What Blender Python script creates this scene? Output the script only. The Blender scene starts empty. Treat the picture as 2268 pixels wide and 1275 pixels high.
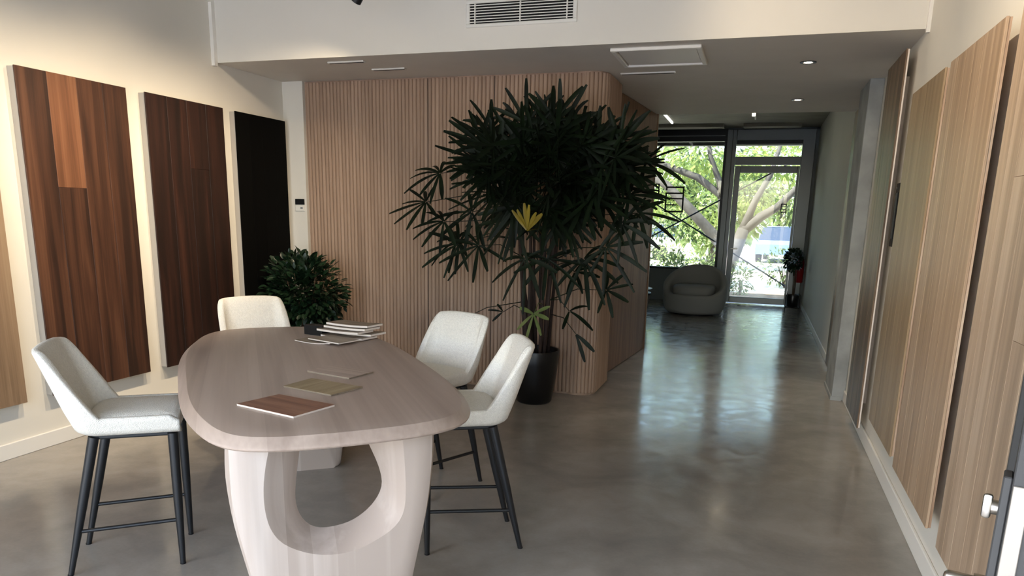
import bpy, bmesh, math, random
from mathutils import Vector, Matrix
random.seed(7)
S = bpy.context.scene
COL = S.collection
PI = math.pi
# ------------------------------------------------------------------ camera
cd = bpy.data.cameras.new('camera'); cam = bpy.data.objects.new('camera', cd); COL.objects.link(cam)
cd.sensor_fit = 'HORIZONTAL'; cd.sensor_width = 36.0
cd.lens = 1629.0 / 2268 * 36; cd.shift_y = 212.5 / 2268
cd.clip_start = 0.02; cd.clip_end = 500
def unit(v): return Vector(v).normalized()
Yc = unit((1684 - 1134, 487 - 850, 1629)); Zc = -unit((970 - 1134, 7930 - 850, 1629))
Zc = (Zc - Yc * Zc.dot(Yc)).normalized(); Xc = Yc.cross(Zc)
# rows of the image-to-world rotation (image axes: right, down, forward)
right = Vector((Xc.x, Yc.x, Zc.x)); down = Vector((Xc.y, Yc.y, Zc.y)); fwd = Vector((Xc.z, Yc.z, Zc.z))
M = Matrix.Identity(4)
for i in range(3):
    M[i][0] = right[i]; M[i][1] = -down[i]; M[i][2] = -fwd[i]
M[2][3] = 1.55
cam.matrix_world = M
S.camera = cam
# ------------------------------------------------------------------ light
W = bpy.data.worlds.new('world'); S.world = W; W.use_nodes = True
wn = W.node_tree; bg = wn.nodes['Background']
sky = wn.nodes.new('ShaderNodeTexSky'); sky.sky_type = 'NISHITA'; sky.sun_disc = False
sky.sun_elevation = math.radians(50); sky.sun_rotation = math.radians(215); sky.air_density = 1.0; sky.dust_density = 2.0; sky.ozone_density = 1.0
wn.links.new(sky.outputs[0], bg.inputs[0]); bg.inputs[1].default_value = 0.5
sd = bpy.data.lights.new('sun', 'SUN'); sd.energy = 9.0; sd.angle = 0.01; sd.color = (1, .97, .91)
sun = bpy.data.objects.new('sun', sd); COL.objects.link(sun)
sun.rotation_euler = Vector((-.50, -.42, .76)).to_track_quat('Z', 'Y').to_euler()
def portal(name, loc, d, sx, sy):
    l = bpy.data.lights.new(name, 'AREA'); l.shape = 'RECTANGLE'; l.size = sx; l.size_y = sy
    l.cycles.is_portal = True
    o = bpy.data.objects.new(name, l); COL.objects.link(o); o.location = loc
    o.rotation_euler = Vector(d).to_track_quat('-Z', 'Z').to_euler()
portal('shopfront_daylight', (-1.7, -.5, 1.55), (0, 1, 0), 5.1, 3.1)
portal('rear_daylight', (-1.7, 14.75, 1.55), (0, -1, 0), 5.1, 3.1)
S.view_settings.view_transform = 'Standard'; S.view_settings.look = 'None'
S.view_settings.gamma = 1; S.view_settings.use_curve_mapping = False
S.view_settings.exposure = 1.26
S.cycles.use_denoising = True
S.cycles.max_bounces = 10; S.cycles.diffuse_bounces = 6; S.cycles.transparent_max_bounces = 16
S.cycles.sample_clamp_indirect = 6.0
S.cycles.caustics_reflective = False; S.cycles.caustics_refractive = False

# ------------------------------------------------------------------ materials
def lin(r, g, b):
    f = lambda c: (c / 255 / 12.92) if c / 255 <= .04045 else ((c / 255 + .055) / 1.055) ** 2.4
    return (f(r), f(g), f(b), 1)
MATS = {}
def newmat(name):
    m = bpy.data.materials.new(name); m.use_nodes = True
    t = m.node_tree; p = t.nodes['Principled BSDF']
    MATS[name] = m
    return m, t, p
def plain(name, rgb, rough=.6, metal=0, spec=.5, bump=0, bscale=200, var=0, vscale=3, emit=None, estr=0):
    m, t, p = newmat(name)
    c = lin(*rgb)
    p.inputs['Base Color'].default_value = c; p.inputs['Roughness'].default_value = rough
    p.inputs['Metallic'].default_value = metal; p.inputs['Specular IOR Level'].default_value = spec
    tc = t.nodes.new('ShaderNodeTexCoord')
    if var:
        n = t.nodes.new('ShaderNodeTexNoise'); n.inputs['Scale'].default_value = vscale; n.inputs['Detail'].default_value = 5
        t.links.new(tc.outputs['Object'], n.inputs['Vector'])
        r = t.nodes.new('ShaderNodeValToRGB')
        r.color_ramp.elements[0].position = .3; r.color_ramp.elements[1].position = .7
        r.color_ramp.elements[0].color = tuple(x * (1 - var) for x in c[:3]) + (1,)
        r.color_ramp.elements[1].color = tuple(min(1, x * (1 + var)) for x in c[:3]) + (1,)
        t.links.new(n.outputs[0], r.inputs[0]); t.links.new(r.outputs[0], p.inputs['Base Color'])
    if bump:
        n = t.nodes.new('ShaderNodeTexNoise'); n.inputs['Scale'].default_value = bscale; n.inputs['Detail'].default_value = 3
        t.links.new(tc.outputs['Object'], n.inputs['Vector'])
        b = t.nodes.new('ShaderNodeBump'); b.inputs['Strength'].default_value = bump; b.inputs['Distance'].default_value = .004
        t.links.new(n.outputs[0], b.inputs['Height']); t.links.new(b.outputs[0], p.inputs['Normal'])
    if emit:
        p.inputs['Emission Color'].default_value = lin(*emit); p.inputs['Emission Strength'].default_value = estr
    return m
def wood(name, dark, mid, light, axis='Z', rough=.45, scale=1.0, streak=.5, var=.12, spec=.4, stave=0, stave_w=.09):
    m, t, p = newmat(name)
    tc = t.nodes.new('ShaderNodeTexCoord'); oi = t.nodes.new('ShaderNodeObjectInfo')
    mul = t.nodes.new('ShaderNodeMath'); mul.operation = 'MULTIPLY'; mul.inputs[1].default_value = 37.0
    t.links.new(oi.outputs['Random'], mul.inputs[0])
    add = t.nodes.new('ShaderNodeVectorMath'); add.operation = 'ADD'
    t.links.new(tc.outputs['Object'], add.inputs[0]); t.links.new(mul.outputs[0], add.inputs[1])
    def noise(across, along, detail, dist=0):
        mp = t.nodes.new('ShaderNodeMapping')
        s = {'X': (along, across, across), 'Y': (across, along, across), 'Z': (across, across, along)}[axis]
        mp.inputs['Scale'].default_value = tuple(v * scale for v in s)
        t.links.new(add.outputs[0], mp.inputs[0])
        n = t.nodes.new('ShaderNodeTexNoise'); n.inputs['Scale'].default_value = 1; n.inputs['Detail'].default_value = detail
        n.inputs['Distortion'].default_value = dist
        t.links.new(mp.outputs[0], n.inputs['Vector']); return n
    n1 = noise(14, .7, 4, .6); n2 = noise(110, 2.2, 2)
    mx = t.nodes.new('ShaderNodeMath'); mx.operation = 'MULTIPLY_ADD'; mx.inputs[1].default_value = streak * .6
    t.links.new(n2.outputs[0], mx.inputs[0]); t.links.new(n1.outputs[0], mx.inputs[2])
    vr = t.nodes.new('ShaderNodeMath'); vr.operation = 'MULTIPLY_ADD'; vr.inputs[1].default_value = var * 2
    t.links.new(oi.outputs['Random'], vr.inputs[0]); t.links.new(mx.outputs[0], vr.inputs[2])
    if stave:
        sp_ = t.nodes.new('ShaderNodeSeparateXYZ'); t.links.new(tc.outputs['Object'], sp_.inputs[0])
        dv_ = t.nodes.new('ShaderNodeMath'); dv_.operation = 'DIVIDE'; dv_.inputs[1].default_value = stave_w
        fl = t.nodes.new('ShaderNodeMath'); fl.operation = 'FLOOR'; wn_ = t.nodes.new('ShaderNodeTexWhiteNoise'); wn_.noise_dimensions = '1D'
        t.links.new(sp_.outputs['Y'], dv_.inputs[0]); t.links.new(dv_.outputs[0], fl.inputs[0]); t.links.new(fl.outputs[0], wn_.inputs['W'])
        sv = t.nodes.new('ShaderNodeMath'); sv.operation = 'MULTIPLY_ADD'; sv.inputs[1].default_value = stave
        sb = t.nodes.new('ShaderNodeMath'); sb.operation = 'SUBTRACT'; sb.inputs[1].default_value = .5
        t.links.new(wn_.outputs[0], sb.inputs[0]); t.links.new(sb.outputs[0], sv.inputs[0]); t.links.new(vr.outputs[0], sv.inputs[2]); vr = sv
    r = t.nodes.new('ShaderNodeValToRGB'); e = r.color_ramp.elements
    off = streak * .3 + var
    e[0].position = .3 + off; e[0].color = lin(*dark); e[1].position = .72 + off; e[1].color = lin(*light)
    x = e.new(.5 + off); x.color = lin(*mid)
    t.links.new(vr.outputs[0], r.inputs[0]); t.links.new(r.outputs[0], p.inputs['Base Color'])
    p.inputs['Roughness'].default_value = rough; p.inputs['Specular IOR Level'].default_value = spec
    b = t.nodes.new('ShaderNodeBump'); b.inputs['Strength'].default_value = .12; b.inputs['Distance'].default_value = .002
    t.links.new(n2.outputs[0], b.inputs['Height']); t.links.new(b.outputs[0], p.inputs['Normal'])
    return m
def leafmat(name, a, b, rough=.45, trans=.25, spec=.4):
    m, t, p = newmat(name)
    tc = t.nodes.new('ShaderNodeTexCoord'); n = t.nodes.new('ShaderNodeTexNoise'); n.inputs['Scale'].default_value = 6
    t.links.new(tc.outputs['Object'], n.inputs['Vector'])
    r = t.nodes.new('ShaderNodeValToRGB'); r.color_ramp.elements[0].position = .35; r.color_ramp.elements[1].position = .65
    r.color_ramp.elements[0].color = lin(*a); r.color_ramp.elements[1].color = lin(*b)
    t.links.new(n.outputs[0], r.inputs[0]); t.links.new(r.outputs[0], p.inputs['Base Color'])
    p.inputs['Roughness'].default_value = rough; p.inputs['Specular IOR Level'].default_value = spec
    if trans:
        tr = t.nodes.new('ShaderNodeBsdfTranslucent'); t.links.new(r.outputs[0], tr.inputs[0])
        mx = t.nodes.new('ShaderNodeMixShader'); mx.inputs[0].default_value = trans
        t.links.new(p.outputs[0], mx.inputs[1]); t.links.new(tr.outputs[0], mx.inputs[2])
        t.links.new(mx.outputs[0], t.nodes['Material Output'].inputs[0])
    return m
def glassmat(name, tint=(.93, .97, .95), refl=.08):
    m, t, p = newmat(name)
    tr = t.nodes.new('ShaderNodeBsdfTransparent'); tr.inputs[0].default_value = tint + (1,)
    gl = t.nodes.new('ShaderNodeBsdfGlossy'); gl.inputs['Roughness'].default_value = .02
    fr = t.nodes.new('ShaderNodeFresnel'); fr.inputs[0].default_value = 1.5
    mx = t.nodes.new('ShaderNodeMixShader')
    t.links.new(fr.outputs[0], mx.inputs[0]); t.links.new(tr.outputs[0], mx.inputs[1]); t.links.new(gl.outputs[0], mx.inputs[2])
    t.links.new(mx.outputs[0], t.nodes['Material Output'].inputs[0])
    return m
def concrete_floor():
    m, t, p = newmat('polished_concrete')
    tc = t.nodes.new('ShaderNodeTexCoord')
    def nz(s, d, dist=0):
        n = t.nodes.new('ShaderNodeTexNoise'); n.inputs['Scale'].default_value = s; n.inputs['Detail'].default_value = d; n.inputs['Distortion'].default_value = dist
        t.links.new(tc.outputs['Object'], n.inputs['Vector']); return n
    a = nz(1.1, 9, 1.2); b = nz(7, 8, .5); c = nz(60, 4)
    m1 = t.nodes.new('ShaderNodeMath'); m1.operation = 'MULTIPLY_ADD'; m1.inputs[1].default_value = .30
    t.links.new(b.outputs[0], m1.inputs[0]); t.links.new(a.outputs[0], m1.inputs[2])
    m2 = t.nodes.new('ShaderNodeMath'); m2.operation = 'MULTIPLY_ADD'; m2.inputs[1].default_value = .12
    t.links.new(c.outputs[0], m2.inputs[0]); t.links.new(m1.outputs[0], m2.inputs[2])
    r = t.nodes.new('ShaderNodeValToRGB'); e = r.color_ramp.elements
    e[0].position = .46; e[0].color = lin(132, 127, 120); e[1].position = .9; e[1].color = lin(166, 160, 151)
    x = e.new(.68); x.color = lin(149, 143, 134)
    t.links.new(m2.outputs[0], r.inputs[0]); t.links.new(r.outputs[0], p.inputs['Base Color'])
    rr = t.nodes.new('ShaderNodeMapRange'); rr.inputs[1].default_value = .35; rr.inputs[2].default_value = .65
    rr.inputs[3].default_value = .12; rr.inputs[4].default_value = .22
    t.links.new(b.outputs[0], rr.inputs[0]); t.links.new(rr.outputs[0], p.inputs['Roughness'])
    p.inputs['Specular IOR Level'].default_value = .55
    bp = t.nodes.new('ShaderNodeBump'); bp.inputs['Strength'].default_value = .05; bp.inputs['Distance'].default_value = .006
    t.links.new(b.outputs[0], bp.inputs['Height']); t.links.new(bp.outputs[0], p.inputs['Normal'])
    return m
mFloor = concrete_floor()
mRear = plain('shaded_white_rear', (136, 142, 142), .8)  # white wall paint; the dim rear light is put into the grey
mWall = plain('white_wall_paint', (222, 218, 208), .8, var=.03, vscale=1.2)
mTrim = plain('white_trim_paint', (232, 229, 222), .5)
mBoxShade = plain('shaded_white_box', (176, 172, 166), .6)  # white box sides, greyed in the colour to stand for shading
mSoffit = plain('soffit_paint', (214, 208, 198), .7, var=.03)
mSlab = plain('concrete_slab', (150, 145, 132), .85, var=.18, vscale=2.5, bump=.2, bscale=30)
mCol = plain('raw_concrete', (150, 152, 150), .8, var=.22, vscale=5, bump=.4, bscale=25)
mSlat = wood('blond_slat_wood', (154, 129, 110), (167, 141, 121), (180, 154, 134), rough=.6, streak=.5, var=.03, spec=.25)
mPly = wood('plain_timber_panel', (120, 86, 62), (142, 106, 78), (160, 124, 94), rough=.5)
mOak0 = wood('pale_oak', (124, 102, 80), (144, 120, 96), (160, 138, 112), var=.05)
mRed = wood('red_brown_timber', (46, 30, 23), (70, 45, 33), (94, 63, 46), streak=.5, var=.14)
mRedLight = wood('lighter_brown_timber', (92, 60, 42), (114, 76, 54), (134, 94, 68), streak=.5, var=.05)
mJarrah = wood('dark_red_timber', (32, 20, 16), (46, 27, 21), (66, 40, 30), streak=.5, var=.1)
mBlackWood = wood('black_stained_timber', (7, 7, 7), (9, 9, 8), (10, 10, 9), rough=.7, spec=.05)
mOakA = wood('honey_oak', (136, 112, 84), (152, 128, 98), (168, 144, 114), streak=.6, var=.05)
mOakB = wood('natural_oak', (146, 122, 98), (166, 140, 114), (184, 160, 134), streak=.6, var=.05)
mOakC = wood('light_oak', (156, 134, 112), (178, 154, 130), (194, 172, 148), streak=.6, var=.05)
mWalnut = wood('walnut_timber', (66, 50, 40), (92, 72, 56), (118, 96, 76), streak=.8)
mEdge = wood('raw_board_edge', (150, 120, 96), (186, 158, 134), (206, 184, 160), scale=2)
mTable = wood('limed_timber', (156, 138, 126), (172, 154, 141), (188, 170, 157), axis='X', rough=.42, streak=.4, scale=.45, var=.03, stave=.16, stave_w=.11)
mLeg = wood('limed_timber_upright', (172, 157, 145), (190, 176, 165), (206, 194, 184), rough=.5, streak=.3, scale=.45, var=.03, stave=.34, stave_w=.085)
mTile1 = wood('red_sample', (96, 62, 48), (128, 88, 70), (150, 110, 88), axis='X', scale=2)
mTile2 = wood('woven_oak_sample', (124, 106, 78), (150, 132, 102), (172, 154, 122), axis='Y', scale=2.5)
mTile3 = wood('pale_sample', (158, 140, 128), (174, 156, 142), (192, 174, 160), axis='X', scale=2)
mSample = wood('grey_oak_sample', (120, 106, 90), (140, 126, 108), (160, 146, 128), axis='X', scale=2)
mPale = plain('pale_board_edge', (226, 214, 202), .7)
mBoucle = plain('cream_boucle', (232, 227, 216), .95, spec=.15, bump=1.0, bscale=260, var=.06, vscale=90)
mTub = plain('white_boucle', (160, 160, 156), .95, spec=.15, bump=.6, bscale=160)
mBlackMetal = plain('black_metal', (22, 23, 25), .42, spec=.45)
mBlackMatte = plain('black_matte', (10, 10, 11), .55, spec=.35)
mPot = plain('black_glazed_pot', (9, 9, 11), .32, spec=.45)
mSoil = plain('potting_soil', (40, 32, 26), .95, bump=.5, bscale=60)
mCane = plain('palm_cane', (48, 34, 28), .8, var=.3, vscale=14, bump=.5, bscale=50)
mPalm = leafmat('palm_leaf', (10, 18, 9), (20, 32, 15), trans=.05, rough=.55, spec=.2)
mPalmYel = leafmat('yellowing_palm_leaf', (112, 96, 24), (136, 118, 36), trans=.2)
mPalmLime = leafmat('fresh_palm_leaf', (96, 112, 60), (126, 138, 84), trans=.2)
mFicus = leafmat('ficus_leaf', (16, 32, 20), (32, 56, 34), trans=.1, rough=.35)
mTwig = plain('brown_twig', (70, 54, 40), .85)
mAlu = plain('grey_aluminium', (138, 142, 142), .4, metal=.35)
mDarkFrame = plain('black_window_frame', (16, 17, 18), .4)
mSteel = plain('brushed_steel', (190, 186, 178), .28, metal=1)
mSteelDull = plain('satin_steel', (170, 164, 156), .5, metal=.6)
mDoorGrey = plain('dark_grey_aluminium', (62, 62, 62), .6)
mGlass = glassmat('window_glass')
mVinyl = plain('black_vinyl', (14, 16, 16), .5)
mRedPaint = plain('red_cylinder_paint', (150, 18, 26), .35)
mLampOn = plain('lit_lamp', (255, 244, 224), .5, emit=(255, 236, 208), estr=14)
mBattenOn = plain('lit_batten', (240, 240, 236), .5, emit=(244, 246, 240), estr=.5)
mWhitePl = plain('white_plastic', (228, 226, 218), .5)
mVentDark = plain('vent_void', (10, 9, 9), .9)
mGroundOut = plain('sunlit_paving', (196, 188, 172), .9, var=.12, vscale=1.5)
mMulch = plain('leaf_mulch', (120, 98, 76), .95, var=.3, vscale=6)
mBark = plain('pale_bark', (68, 64, 60), .9, var=.3, vscale=6, bump=.6, bscale=20)
mTreeLeaf = leafmat('tree_leaf', (110, 132, 60), (168, 178, 104), trans=.45)
mTreeLeaf2 = leafmat('far_tree_leaf', (96, 118, 66), (150, 164, 104), trans=.4)
mTreeLeafDark = leafmat('shaded_tree_leaf', (44, 60, 32), (74, 92, 48), trans=.2)  # tree leaves with crown shade put into the colour
mBush = leafmat('shrub_leaf', (78, 98, 54), (142, 152, 96), trans=.35)
mAgave = leafmat('blue_green_spear_leaf', (96, 124, 120), (142, 166, 160), trans=.2)
mCarWhite = plain('white_car_paint', (222, 226, 230), .3)
mCarBlue = plain('blue_car_paint', (88, 110, 150), .3)
mTyre = plain('rubber_tyre', (24, 24, 26), .8)
mCarGlass = plain('car_glass', (40, 52, 70), .1)

# ------------------------------------------------------------------ mesh helpers
class MB:
    def __init__(s): s.bm = bmesh.new()
    def box(s, c, size, rot=None, bevel=0, seg=2):
        M_ = Matrix.Translation(Vector(c)) @ (rot.to_4x4() if rot else Matrix.Identity(4)) @ Matrix.Diagonal((*size, 1))
        r = bmesh.ops.create_cube(s.bm, size=1, matrix=M_)
        if bevel:
            vs = set(r['verts']); es = [e for e in s.bm.edges if e.verts[0] in vs and e.verts[1] in vs]
            bmesh.ops.bevel(s.bm, geom=es, offset=bevel, segments=seg, affect='EDGES', profile=.5)
        return s
    def b2(s, lo, hi, bevel=0, seg=2):
        return s.box([(a + b) / 2 for a, b in zip(lo, hi)], [abs(b - a) for a, b in zip(lo, hi)], None, bevel, seg)
    def tube(s, pts, rad, n=8, cap=True):
        pts = [Vector(p) for p in pts]
        rad = rad if isinstance(rad, (list, tuple)) else [rad] * len(pts)
        rings = []; ref = None
        for i, p in enumerate(pts):
            d = (pts[min(i + 1, len(pts) - 1)] - pts[max(i - 1, 0)]).normalized()
            if ref is None: ref = d.orthogonal().normalized()
            ref = (ref - d * ref.dot(d)).normalized(); b = d.cross(ref)
            rings.append([s.bm.verts.new(p + (ref * math.cos(2 * PI * k / n) + b * math.sin(2 * PI * k / n)) * rad[i]) for k in range(n)])
        for a, b in zip(rings, rings[1:]):
            for k in range(n): s.bm.faces.new((a[k], a[(k + 1) % n], b[(k + 1) % n], b[k]))
        if cap:
            s.bm.faces.new(rings[0][::-1]); s.bm.faces.new(rings[-1])
        return s
    def lathe(s, prof, c=(0, 0, 0), n=32, sq=None):
        c = Vector(c); rings = []
        for r, z in prof:
            rings.append([s.bm.verts.new(c + Vector((max(r, 1e-4) * math.cos(2 * PI * k / n), max(r, 1e-4) * math.sin(2 * PI * k / n), z))) for k in range(n)])
        for a, b in zip(rings, rings[1:]):
            for k in range(n): s.bm.faces.new((a[k], a[(k + 1) % n], b[(k + 1) % n], b[k]))
        s.bm.faces.new(rings[0][::-1]); s.bm.faces.new(rings[-1])
        return s
    def loops(s, rings, closed=True, cap0=False, cap1=False, wrap=False):
        R = [[s.bm.verts.new(Vector(p)) for p in r] for r in rings]
        n = len(R[0]); pairs = list(zip(R, R[1:])) + ([(R[-1], R[0])] if wrap else [])
        for a, b in pairs:
            for k in range(n if closed else n - 1):
                s.bm.faces.new((a[k], a[(k + 1) % n], b[(k + 1) % n], b[k]))
        if cap0: s.bm.faces.new(R[0][::-1])
        if cap1: s.bm.faces.new(R[-1])
        return R
    def build(s, name, mat, parent=None, smooth=False, loc=None, sub=0, angle=None):
        bmesh.ops.recalc_face_normals(s.bm, faces=s.bm.faces)
        me = bpy.data.meshes.new(name); s.bm.to_mesh(me); s.bm.free()
        me.materials.append(mat)
        if smooth:
            for p in me.polygons: p.use_smooth = True
            if angle: me.set_sharp_from_angle(angle=math.radians(angle))
        o = bpy.data.objects.new(name, me); COL.objects.link(o)
        if parent: o.parent = parent
        if loc is not None: o.location = loc
        if sub:
            md = o.modifiers.new('subdivision', 'SUBSURF'); md.levels = sub; md.render_levels = sub
        return o
def inst(src, name, parent=None, loc=None, rot=None, scale=None):
    o = src.copy(); o.name = name; COL.objects.link(o); o.parent = parent
    if loc is not None: o.location = loc
    if rot is not None: o.rotation_euler = rot
    if scale is not None: o.scale = scale
    return o
def thing(name, label, cat, loc=(0, 0, 0), rz=0, group=None):
    o = bpy.data.objects.new(name, None); COL.objects.link(o); o.empty_display_size = .1
    o.location = loc; o.rotation_euler = (0, 0, rz)
    return tag(o, label, cat, group)
def tag(o, label, cat, group=None):
    o['label'] = label; o['category'] = cat
    if group: o['group'] = group
    return o
def struct(o):
    o['kind'] = 'structure'; return o
def copy_tree(o, parent=None):
    c = o.copy(); COL.objects.link(c); c.parent = parent
    for ch in list(o.children): copy_tree(ch, c)
    return c

# ------------------------------------------------------------------ room shell
XL, XR, ZC, ZS, YB, YS0, YS1 = -4.30, .855, 3.16, 2.69, 14.55, 5.30, 8.93
struct(MB().b2((XL - .25, -.6, -.2), (XR + .25, YB + .12, 0)).build('floor', mFloor))
struct(MB().b2((XL - .25, -2.6, ZC), (XR + .25, YB + 1.3, ZC + .3)).build('ceiling', mSlab))  # front overhang is an unseen eave, added to block high sky
struct(MB().b2((XL - .25, -.6, 0), (XL, YB, ZC)).build('wall_left', mWall))
struct(MB().b2((XR, -.6, 0), (XR + .25, YB, ZC)).build('wall_right', mWall))
# dropped bulkhead with soffit
bk = struct(MB().b2((XL, YS0, ZS), (XR, YS1, ZC)).build('ceiling_bulkhead', mSoffit))
MB().b2((XL, YS0 - .008, ZS - .004), (XR, YS0, ZC)).build('bulkhead_face', mWall, bk)
struct(MB().b2((XL, YS0 - .045, ZS - .03), (XL + .03, YS0 - .008, ZC)).build('trim_1', mTrim))
struct(MB().b2((XR - .02, YS0 - .04, ZS - .03), (XR, YS0 - .008, ZC)).build('trim_2', mTrim))
struct(MB().b2((XL, 2.0, ZC - .03), (XL + .03, YS0 - .045, ZC)).build('trim_3', mTrim))
struct(MB().b2((XL, -.5, 0), (XL + .02, 6.2, .10), .004, 1).build('baseboard_left', mTrim))
struct(MB().b2((XR - .016, -.5, 0), (XR, 6.93, .10), .004, 1).build('baseboard_right', mTrim))
struct(MB().b2((XR - .014, 7.62, 0), (XR, YB - .02, .09), .004, 1).build('baseboard_rear', mTrim))
# slatted block: front at y = 6.17, rounded outer corner, side at x = -1.245
FX0, FY, SX, RC = -4.07, 6.19, -1.255, .17
wb = struct(MB().b2((XL, FY + .04, 0), (SX - RC, 6.85, ZS)).b2((SX - RC, FY + RC, 0), (SX - .02, 6.85, ZS)).build('wall_back', mSlat))
mc = MB(); mc.lathe([(RC - .02, 0), (RC - .02, ZS)], (SX - RC, FY + RC, 0), 40); mc.build('rounded_corner', mSlat, wb, True, angle=40)
def half_round(r, h):
    mb = MB(); pr = [(-r, .012), (-r * .97, 0), (-r * .66, -r * .42), (0, -r * .58), (r * .66, -r * .42), (r * .97, 0), (r, .012)]
    mb.loops([[(x, y, z) for x, y in pr] for z in (0.02, h)], True, True, True); return mb
pitch = .036
slat0 = half_round(.0176, ZS - .012).build('slat', mSlat, wb, True, angle=50)
posns = []
x = FX0 + .018
while x < SX - RC: posns.append((x, FY + .03, 0)); x += pitch
na = 7
for k in range(na + 1):
    a = PI / 2 * k / na; posns.append((SX - RC + (RC - .012) * math.sin(a), FY + RC - (RC - .012) * math.cos(a), a))
y = FY + RC + pitch
while y < 6.84: posns.append((SX - .012, y, PI / 2)); y += pitch
for i, (px, py, a) in enumerate(posns):
    o = slat0 if i == 0 else inst(slat0, 'slat', wb)
    o.location = (px, py, 0); o.rotation_euler = (0, 0, a)
for sx_ in (-2.225, -2.84): MB().b2((sx_ - .0014, FY + .018, .01), (sx_ + .0014, FY + .0305, ZS - .012)).build('shadow_joint', mBlackMatte, wb)
# white pilaster left of the slats
struct(MB().b2((XL, FY + .0, 0), (-4.085, FY + .05, ZS)).build('wall_return', mWall))
# plain timber partition further back, with the joint between
part = struct(MB().b2((-4.2, 7.2, 0), (-1.36, 8.9, ZS)).b2((XL, 6.85, 0), (-1.42, 7.25, ZS)).build('wall_middle', mBlackMatte))
pp = MB().box((0, 0, (ZS - .0) / 2), (.03, 1.66, ZS - .012), None, .004, 1).build('timber_panel', mPly, part)
pp.location = (-1.285, 8.10, 0); pp.rotation_euler = (0, 0, -math.atan2(.135, 1.62))
MB().b2((-1.4, 8.86, 0), (-1.2, 8.915, ZS)).build('end_panel', mPly, part)
for k in range(3):
    o = inst(slat0, 'slat', part); o.location = (-1.36 + .0, 7.09 + k * pitch, 0); o.rotation_euler = (0, 0, PI / 2)
# concrete column on the right wall
cl = struct(MB().b2((.745, 6.95, 0), (XR, 7.60, ZS), .008, 2).build('column', mCol))
MB().b2((.735, 6.94, 0), (XR - .03, 7.61, .035)).build('column_footing', mCol, cl)
# rear wall and glazing
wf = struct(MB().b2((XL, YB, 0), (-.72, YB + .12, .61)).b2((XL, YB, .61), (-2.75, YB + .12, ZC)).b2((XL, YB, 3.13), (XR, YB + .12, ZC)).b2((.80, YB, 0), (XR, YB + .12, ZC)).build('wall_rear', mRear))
struct(MB().b2((-2.75, YB - .05, .60), (-.72, YB + .1, .635), .004, 1).build('trim_4', mDarkFrame))
win = struct(MB().b2((-2.75, YB - .02, 2.93), (-.69, YB + .1, 3.14)).b2((-.745, YB, .63), (-.70, YB + .09, 2.95)).b2((-2.75, YB, .63), (-2.7, YB + .09, 2.95)).build('window_1', mDarkFrame))
MB().b2((-2.72, YB - .028, 3.02), (-.74, YB - .02, 3.035)).build('blind_rail', mAlu, win)
MB().b2((-2.7, YB + .045, .635), (-.745, YB + .051, 2.93)).build('window_pane', mGlass, win)
# lettering on the window: dark square strokes
def strokes(parent, rects, yy):
    for (x0, z0, x1, z1) in rects:
        MB().b2((x0, yy - .002, z0), (x1, yy, z1)).build('vinyl_stroke', mVinyl, parent)
w_ = .030
strokes(win, [(-1.75, 2.10, -1.405, 2.10 + w_), (-1.435, 1.655, -1.405, 2.13), (-1.75, 1.99, -1.435, 1.99 + w_), (-1.75, 2.06, -1.72, 2.10),
              (-1.755, 1.655, -1.725, 2.02), (-1.725, 1.655, -1.435, 1.685), (-1.725, 1.78, -1.53, 1.805), (-1.66, 1.895, -1.435, 1.92)], YB + .04)
strokes(win, [(-1.895, 1.92, -1.87, 2.18), (-2.03, 2.155, -1.895, 2.18), (-2.03, 2.04, -1.895, 2.062), (-2.03, 1.92, -1.895, 1.945)], YB + .04)
mull = struct(MB().b2((-.70, YB - .07, 0), (-.60, YB + .1, 3.13), .006, 1).b2((-.60, YB - .05, 0), (-.535, YB + .1, 3.13), .004, 1).build('door_frame_post', mAlu))
mull.name = 'trim_5'
dr = struct(MB().b2((-.53, YB - .05, 2.94), (.80, YB + .1, 3.13), .006, 1).b2((.59, YB - .05, 0), (.80, YB + .1, 2.95), .006, 1).b2((-.53, YB - .05, 2.52), (.59, YB + .1, 2.66), .006, 1).build('door_1', mAlu))
MB().b2((-.53, YB + .02, 2.88), (.59, YB + .05, 2.94)).build('dark_head_rail', mDarkFrame, dr)
MB().b2((-.53, YB + .045, 2.66), (.59, YB + .051, 2.94)).build('transom_pane', mGlass, dr)
lf = MB().b2((-.525, YB - .015, .02), (-.43, YB + .045, 2.5), .005, 1).b2((.545, YB - .015, .02), (.585, YB + .045, 2.5), .005, 1).b2((-.43, YB - .015, .02), (.545, YB + .045, .13), .005, 1).b2((-.43, YB - .015, 2.38), (.545, YB + .045, 2.5), .005, 1).build('door_leaf', mAlu, dr)
lf.matrix_parent_inverse = Matrix.Identity(4)
MB().b2((-.43, YB + .012, .13), (.545, YB + .018, 2.38)).build('door_pane', mGlass, lf)
MB().tube([(-.47, YB - .015, 1.02), (-.47, YB - .06, 1.02), (-.36, YB - .06, 1.02)], .011, 8).build('door_handle', mSteel, lf)
strokes(lf, [(.33, 1.83, .43, 1.845), (.415, 1.68, .43, 1.845), (.33, 1.68, .43, 1.695), (.33, 1.68, .345, 1.845), (.36, 1.79, .415, 1.80), (.36, 1.735, .415, 1.745)], YB + .008)
# beams on the rear ceiling
struct(MB().b2((XL, 13.9, ZC - .05), (-.75, 14.2, ZC)).b2((-.42, 13.9, ZC - .05), (.52, 14.2, ZC)).build('ceiling_beam', mSlab))

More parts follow.
